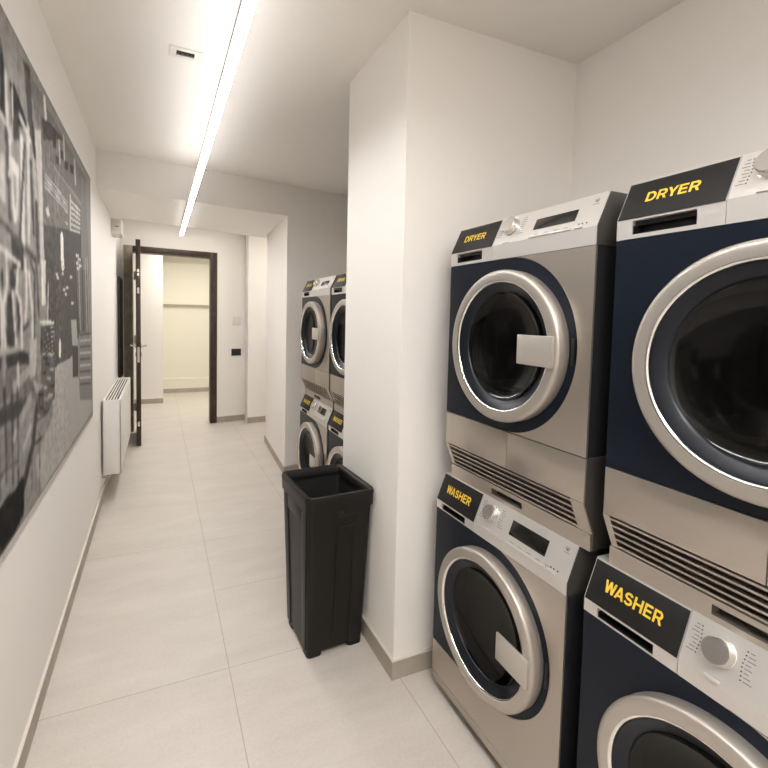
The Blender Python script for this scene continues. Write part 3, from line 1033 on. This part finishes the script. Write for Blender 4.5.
def control_parts(root, word, zpb, zbr, zt, setb, slot, knob_r, lcd, buttons, depth, lw, lh):
    """fascia: label and drawer front at left, dial, display and keys at right"""
    mtx, L = panel_frame(zbr, zt, setb)
    s0, s1 = slot
    SEAM = -0.078
    # left piece with a recessed grip
    b = MB()
    b.prism_x([(0, s1), (0, zbr), (setb, zt), (depth, zt), (depth, s1)], -HW, SEAM - 0.0005)
    b.box(-HW, -0.262, 0, depth, zpb, s1)
    b.box(-0.128, SEAM - 0.0005, 0, depth, zpb, s1)
    b.box(-0.262, -0.128, 0, depth, zpb, s0)
    b.box(-0.262, -0.128, 0.035, depth, s0, s1)
    left = b.build('drawer_front', 'steel_light', root, angle=15)
    b = MB()  # black lining colours in the shade inside the recess
    b.box(-0.2615, -0.1285, 0.0335, 0.0348, s0 + 0.0005, s1 - 0.0005)
    b.box(-0.2615, -0.1285, 0.012, 0.0335, s1 - 0.010, s1 - 0.0005)
    b.box(-0.2615, -0.1285, 0.003, 0.0335, s0 + 0.0003, s0 + 0.0012)
    b.box(-0.2617, -0.2605, 0.003, 0.0335, s0 + 0.0013, s1 - 0.0105)
    b.box(-0.1295, -0.1283, 0.003, 0.0335, s0 + 0.0013, s1 - 0.0105)
    b.build('grip_shade_liner', 'black', left)
    b = MB()
    b.prism_x([(0, zpb), (0, zbr), (setb, zt), (depth, zt), (depth, zpb)], SEAM + 0.0005, HW - 0.002)
    bmesh.ops.recalc_face_normals(b.bm, faces=b.bm.faces)
    panel = b
    # label
    b = MB()
    b.box(-0.296, SEAM - 0.002, -0.002, L - 0.004, 0.0, 0.0015)
    lab = b.xform(mtx).build('name_label', 'sticker', left, bevel=0.0004)
    lab['label'] = 'black label with yellow lettering'
    lettering(word, lw, lh, lab, mtx @ Matrix.Translation((-0.190, L * 0.50, 0.0021)))
    # dial
    b = MB()
    kx, ky = -0.016, L * 0.56
    n = 40
    prof = [(knob_r * 1.06, 0.0), (knob_r * 1.06, 0.003), (knob_r, 0.004), (knob_r * 0.97, 0.019), (knob_r * 0.90, 0.022), (0.0, 0.0222)]
    b.lathe_y(prof, 0, 0, n)
    b.xform(mtx @ Matrix.Translation((kx, ky, 0)) @ Matrix.Rotation(math.radians(90), 4, 'X'))
    dial = b.build('dial', 'chrome_dial', None, angle=40)
    # printed marks round the dial
    b = MB()
    for sd in (-1, 1):
        for k in range(8):
            y = ky + 0.026 - k * 0.0075
            x = kx + sd * (knob_r + 0.009 + 0.004 * abs(math.sin((k - 3.5) / 3.5)))
            b.box(x - 0.0012, x + 0.0012, y - 0.0012, y + 0.0012, 0, 0.0004, 0)
            w = 0.007 + 0.008 * ((k * 37 % 5) / 5)
            xa, xb = (x - 0.004 - w, x - 0.004) if sd < 0 else (x + 0.004, x + 0.004 + w)
            b.box(xa, xb, y - 0.0008, y + 0.0008, 0, 0.0003, 1)
    for k in range(5):
        x = lcd[0] + 0.012 + k * 0.034
        b.box(x, x + 0.014, 0.0105, 0.0120, 0, 0.0003, 1)
    for q in (0.240, 0.250, 0.263):
        b.box(q - 0.002, q + 0.002, 0.012, 0.016, 0, 0.0004, 0)
    marks = b.xform(mtx)
    # little round emblem near the end of the panel
    b = MB()
    c, n = (0.270, L - 0.020), 24
    for k in range(n):
        a0, a1 = 2 * math.pi * k / n, 2 * math.pi * (k + 1) / n
        if 5 <= k <= 7:
            continue
        b.face([(c[0] + r * math.cos(a), c[1] + r * math.sin(a), 0.0006) for r, a in ((0.0062, a0), (0.0062, a1), (0.0042, a1), (0.0042, a0))])
    b.face([(c[0] - 0.003, c[1] - 0.0035, 0.0006), (c[0] + 0.003, c[1] - 0.0035, 0.0006), (c[0] + 0.0015, c[1] + 0.003, 0.0006), (c[0] - 0.002, c[1] + 0.001, 0.0006)])
    b.face([(c[0] - 0.009, c[1] - 0.0115, 0.0006), (c[0] + 0.009, c[1] - 0.0115, 0.0006), (c[0] + 0.009, c[1] - 0.0098, 0.0006), (c[0] - 0.009, c[1] - 0.0098, 0.0006)])
    b.xform(mtx)
    # print belongs to the panel's own surface
    for src, shift in ((marks, 1), (b, 2)):
        for f in src.bm.faces:
            f.material_index += shift
        tmp = bpy.data.meshes.new('print')
        src.bm.to_mesh(tmp)
        src.bm.free()
        panel.bm.from_mesh(tmp)
        bpy.data.meshes.remove(tmp)
    right = panel.build('control_panel', ['steel_light', 'dark', 'grey_print'], root, angle=15)
    dial.parent = right
    b = MB()
    b.prism_x([(0.002, zpb), (0.002, zbr), (setb + 0.002, zt - 0.001), (depth, zt - 0.001), (depth, zpb)], HW - 0.002, HW)
    b.build('end_cap', 'casing_grey', root)
    # display
    b = MB()
    b.box(lcd[0], lcd[1], lcd[2], lcd[3], 0, 0.0012)
    b.xform(mtx).build('display', 'lcd', right, bevel=0.0004)
    # keys
    xs = [0.076, 0.114, 0.152, 0.190, 0.222]
    for k in range(4):
        b = MB()
        b.box(xs[k], xs[k + 1] - 0.0015, 0.000, 0.0065, 0, 0.0045)
        b.xform(mtx).build('key', 'steel_light', right, bevel=0.001)
    b = MB()
    b.box(0.233, 0.258, 0.000, 0.0085, 0, 0.0055)
    b.xform(mtx).build('key', 'steel_light', right, bevel=0.001)
    b = MB()
    b.box(kx - 0.016, kx + 0.012, 0.000, 0.0055, 0, 0.0045)
    b.xform(mtx).build('key', 'steel_light', right, bevel=0.001)
    return left, right


M['handle'] = brushed('satin_handle_plate', (0.56, 0.52, 0.475), 0.40, 0.6)
M['chrome_dial'] = mat('turned_dial_metal', (0.72, 0.70, 0.67), 0.24, 0.95)
YAWM = -math.pi / 2                              # machine front (local -y) faces the left wall


def make_washer():
    r = thing('washing_machine', '', 'washing machine', (0, 0, 0), YAWM)
    ZB, ZP, ZBR, ZT, SB = 0.046, 0.716, 0.750, 0.842, 0.039
    cx, cz, R = 0.012, 0.462, 0.250
    b = MB()
    open_box(b, -HW, HW, 0.100, 0.630, ZB, ZT)
    b.build('casing', 'casing', r, bevel=0.002)
    b = MB()
    open_box(b, -HW + 0.003, HW - 0.003, 0.006, 0.1005, ZB, ZP, 0.02, back=False)
    b.build('front_frame', 'casing', r)
    zblue = 0.200
    blue = [(-HW + 0.0015, zblue)] + arc(cx, cz, 0.243, R + 0.004) + [(-HW + 0.0015, ZP - 0.0015)]
    plate_with_hole(blue, cx, cz, 0.192, 0.0, 0.006).build('corner_panel', 'navy', r)['label'] = 'navy blue enamel panel around the door'
    a = arc(cx, cz, 0.2445, R + 0.0055)
    b = MB()
    out = [(cx, ZP - 0.0015), (HW - 0.001, ZP - 0.0015), (HW - 0.001, 0.078), (-HW + 0.001, 0.078), (-HW + 0.001, zblue - 0.0015), (cx, zblue - 0.0015)] + a
    b.prism_y(out, 0.0, 0.006)
    b.build('front_panel', 'steel', r)
    b = MB()
    b.box(-HW + 0.001, HW - 0.001, 0.0, 0.012, ZB, 0.0755)
    b.build('kick_strip', 'steel', r, bevel=0.002)
    b = MB()
    b.box(-HW + 0.02, HW - 0.02, 0.020, 0.60, 0.022, ZB)
    b.build('plinth', 'black', r)
    for x in (-0.25, 0.25):
        for y in (0.06, 0.57):
            b = MB()
            b.cyl((x, y, 0.0), (x, y, 0.024), 0.022, 20)
            b.build('foot', 'rubber', r)
    b = MB()
    b.lathe_y([(0.225, 0.006), (0.180, 0.045), (0.200, 0.060), (0.235, 0.060), (0.235, 0.42), (0.0, 0.42)], cx, cz, 64, [1, 1, 0, 0, 0])
    b.build('drum', ['drum', 'rubber'], r, angle=40)
    door_parts(r, cx, cz)
    b = MB()
    b.box(cx + 0.2325, cx + 0.2405, -0.006, 0.002, cz - 0.035, cz + 0.035)
    b.build('door_latch', 'black', r, bevel=0.001)
    left, right = control_parts(r, 'WASHER', ZP, ZBR, ZT, SB, (0.7185, 0.7420), 0.0255, (0.072, 0.212, 0.028, 0.073), None, 0.105, 0.136, 0.028)
    return r


def make_dryer():
    r = thing('tumble_dryer', '', 'tumble dryer', (0, 0, 0), YAWM)
    Z = 0.842
    ZP, ZBR, ZT, SB = 1.618 - Z, 1.664 - Z, 1.752 - Z, 0.041
    ZS, ZV0, ZV1 = 1.087 - Z, 0.972 - Z, 0.886 - Z
    cx, cz, R = 0.010, 1.350 - Z, 0.250
    b = MB()
    open_box(b, -HW, HW, 0.100, 0.630, 0.0, ZT - 0.001)
    b.build('casing', 'casing', r, bevel=0.002)
    b = MB()
    open_box(b, -HW + 0.003, HW - 0.003, 0.006, 0.1005, ZS, ZP, 0.02, back=False)
    b.build('front_frame', 'casing', r)
    blue = [(-HW + 0.0015, ZS + 0.0015)] + arc(cx, (ZS + ZP) / 2, 0.246, (ZP - ZS) / 2 - 0.0015) + [(-HW + 0.0015, ZP - 0.0015)]
    plate_with_hole(blue, cx, cz, 0.192, 0.0, 0.006).build('corner_panel', 'navy', r)['label'] = 'navy blue enamel panel around the door'
    a = arc(cx, (ZS + ZP) / 2, 0.2475, (ZP - ZS) / 2 - 0.0016)
    b = MB()
    b.prism_y([(cx + 0.001, ZP - 0.0015), (HW - 0.001, ZP - 0.0015), (HW - 0.001, ZS + 0.0015), (cx + 0.001, ZS + 0.0015)] + a[1:-1], 0.0, 0.006)
    b.build('front_panel', 'steel', r)
    # lower access panels
    b = MB()
    b.box(-HW + 0.001, 0.0193, 0.0, 0.10, ZV0, ZS - 0.0015)
    b.build('filter_door', 'steel', r, bevel=0.0015)
    b = MB()
    b.box(0.0207, HW - 0.001, 0.0, 0.10, ZV0, ZS - 0.0015)
    b.build('service_panel', 'steel', r, bevel=0.0015)
    # sloping vent under them
    v = 0.036
    b = MB()
    for x0, x1 in ((-HW + 0.001, -0.280), (0.256, HW - 0.001)):
        b.prism_x([(0.0, ZV0), (0.0, ZV0 - 0.004), (v, ZV1), (0.10, ZV1), (0.10, ZV0)], x0, x1)
    for k in range(5):
        t0 = (ZV0 - 0.004) + (ZV1 - ZV0 + 0.004) * (k * 0.225 + 0.0)
        t1 = (ZV0 - 0.004) + (ZV1 - ZV0 + 0.004) * min(1.0, k * 0.225 + 0.075)
        y0, y1 = v * k * 0.225, v * min(1.0, k * 0.225 + 0.075)
        b.prism_x([(y0, t0), (y1, t1), (y1 + 0.010, t1), (y0 + 0.010, t0)], -0.280, 0.256)
    gr = b.build('vent_grille', 'steel', r)
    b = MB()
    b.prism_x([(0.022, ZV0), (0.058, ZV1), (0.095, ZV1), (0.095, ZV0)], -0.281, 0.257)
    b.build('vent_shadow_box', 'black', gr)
    for x0, x1 in ((-HW - 0.0005, -HW + 0.0012), (HW - 0.0012, HW + 0.0005)):
        b = MB()
        b.prism_x([(0.004, ZS - 0.002), (0.004, ZV0 - 0.004), (v + 0.003, ZV1), (v + 0.003, 0.001), (0.102, 0.001), (0.102, ZS - 0.002)], x0, x1)
        b.build('side_cover', 'casing_grey', r)
    # stacking frame the dryer rests on
    b = MB()
    b.box(-HW + 0.001, -0.075, 0.030, 0.10, 0.0, ZV1)
    b.box(0.060, HW - 0.001, 0.030, 0.10, 0.0, ZV1)
    b.box(-0.075, 0.060, 0.030, 0.10, 0.0, 0.012)
    b.box(-0.075, 0.060, 0.030, 0.10, 0.032, ZV1)
    b.box(-0.075, 0.060, 0.060, 0.10, 0.012, 0.032)
    sf = b.build('stacking_frame', 'steel', r)
    b = MB()
    b.box(-0.0745, 0.0595, 0.055, 0.0598, 0.0125, 0.0315)
    b.build('frame_slot', 'black', sf)
    b = MB()
    b.lathe_y([(0.215, 0.006), (0.185, 0.050), (0.235, 0.055), (0.235, 0.45), (0.0, 0.45)], cx, cz, 64, [1, 0, 0, 0])
    b.box(-0.19, 0.19, 0.07, 0.44, cz - 0.150, cz - 0.135, 0)
    b.build('drum', ['drum', 'black'], r, angle=40)
    door_parts(r, cx, cz)
    b = MB()
    b.box(cx + 0.2335, cx + 0.2415, -0.006, 0.002, cz - 0.035, cz + 0.035)
    b.build('door_latch', 'black', r, bevel=0.001)
    left, right = control_parts(r, 'DRYER', ZP, ZBR, ZT, SB, (1.627 - Z, 1.6575 - Z), 0.0270, (0.080, 0.222, 0.027, 0.062), None, 0.105, 0.110, 0.024)
    return r


XF = 0.981
spots = [   # y centre, x shift washer, y shift washer, near stack?
    (0.793 + 0.2985, 0), (0.741 - 0.2985, 0), (2.032 + 0.2985, 1), (2.654 + 0.2985, 1)]
wl = ['washer under the dryer next to the partition, near bay, navy corner and steel front',
      'washer cut off by the bottom right corner of the picture, dial in view',
      'washer in the far bay half hidden behind the partition and black bin',
      'washer in the far bay standing farthest away, beside the passage wall']
dl = ['dryer stacked next to the partition in the near bay, whole round door in view',
      'largest, nearest dryer at the right edge of the picture, door cut off',
      'dryer in the far bay half hidden behind the partition edge',
      'dryer in the far bay stacked farthest away, whole round door in view']
W0, D0 = make_washer(), make_dryer()
for i, (yc, far) in enumerate(spots):
    w = W0 if i == 0 else copy_tree(W0)
    w.location = (XF - (0.010 if not far else 0.004), yc + (0.030 if not far else 0.004), 0)
    tag(w, wl[i], 'washing machine', 'washing machines under the dryers')
    q = D0 if i == 0 else copy_tree(D0)
    q.location = (XF, yc, 0.842)
    tag(q, dl[i], 'tumble dryer', 'tumble dryers stacked on the washers')
    if far:
        q.scale = (1, 1, 0.925)

# ------------------------------------------------------------------ waste bin
def rrect(cx, cy, hx, hy, z, r, n=5):
    pts = []
    for sx, sy, a0 in ((1, 1, 0), (-1, 1, 90), (-1, -1, 180), (1, -1, 270)):
        for k in range(n + 1):
            a = math.radians(a0 + 90 * k / n)
            pts.append((cx + sx * (hx - r) + r * math.cos(a), cy + sy * (hy - r) + r * math.sin(a), z))
    return pts


BH = 0.700
bin_ = thing('waste_bin', 'tall open charcoal plastic waste bin standing against the partition', 'bin', (0.6835, 1.862, 0), math.radians(3.0))


def bx(z):
    return 0.129 + (0.146 - 0.129) * z / BH


def byy(z):
    return 0.134 + (0.174 - 0.134) * z / BH


b = MB()
loops = [rrect(0, 0, bx(z) - 0.002 * (z < 0.03), byy(z) - 0.002 * (z < 0.03), z, 0.022) for z in (0.022, 0.05, 0.30, 0.60, 0.645)]
b.loft(loops, 0, True, False)
loops = [rrect(0, 0, bx(z) - 0.005, byy(z) - 0.005, z, 0.018) for z in (0.66, 0.30, 0.03)]
b.loft(loops, 1, False, True)
body = b.build('bin_body', ['bin', 'bin_in'], bin_, angle=50)
# rolled rim with an apron
b = MB()
prof = [(0.003, 0.632), (0.009, 0.634), (0.010, 0.672), (0.0125, 0.690), (0.008, BH), (-0.004, BH), (-0.013, 0.692), (-0.014, 0.660)]
b.loft([rrect(0, 0, bx(0.66) + o, byy(0.66) + o, z, max(0.012, 0.024 + o)) for o, z in prof], 0)
b.build('bin_rim', 'bin', bin_, angle=60)
# four corner feet
for sx in (-1, 1):
    for sy in (-1, 1):
        b = MB()
        hx, hy = bx(0), byy(0)
        c0 = rrect(sx * (hx - 0.036), sy * (hy - 0.036), 0.034, 0.034, 0.0, 0.018)
        c1 = rrect(sx * (hx - 0.036), sy * (hy - 0.036), 0.035, 0.035, 0.030, 0.018)
        b.loft([c0, c1], 0, True, True)
        b.build('bin_foot', 'bin', bin_, angle=50)


def side_pt(side, s, z, off):
    """point on a tapered side: s in -1..1 across, z up, off outwards"""
    if side == 'front':
        return (s * (bx(z) - 0.02), -byy(z) - off, z)
    return (-bx(z) - off, s * (byy(z) - 0.02), z)


def strip(b, side, s0, s1, z0, z1, off=0.004):
    bot = [side_pt(side, s0, z0, -0.002), side_pt(side, s1, z0, -0.002), side_pt(side, s1, z0, off), side_pt(side, s0, z0, off)]
    top = [side_pt(side, s0, z1, -0.002), side_pt(side, s1, z1, -0.002), side_pt(side, s1, z1, off), side_pt(side, s0, z1, off)]
    b.hexa(bot, top)


b = MB()
strip(b, 'left', -1.0, -0.62, 0.03, 0.63)
strip(b, 'left', 0.62, 1.0, 0.03, 0.63)
strip(b, 'left', -0.62, 0.62, 0.565, 0.63)
b.build('side_border', 'bin', bin_, bevel=0.0015)
b = MB()
strip(b, 'front', -0.16, -0.10, 0.03, 0.56, 0.003)
strip(b, 'front', 0.50, 0.56, 0.03, 0.60, 0.003)
strip(b, 'front', -0.16, 0.56, 0.555, 0.565, 0.003)
b.build('front_ribs', 'bin', bin_, bevel=0.001)
b = MB()
y = -byy(0.62)
b.hexa([(-0.012, y - 0.006, 0.600), (0.060, y - 0.006, 0.600), (0.060, y + 0.004, 0.600), (-0.012, y + 0.004, 0.600)],
       [(-0.030, y - 0.011, 0.640), (0.075, y - 0.011, 0.640), (0.075, y + 0.002, 0.640), (-0.030, y + 0.002, 0.640)])
b.cyl((0.0, y - 0.009, 0.622), (0.0, y - 0.014, 0.624), 0.007, 16)
b.build('lift_tab', 'bin', bin_, bevel=0.001)
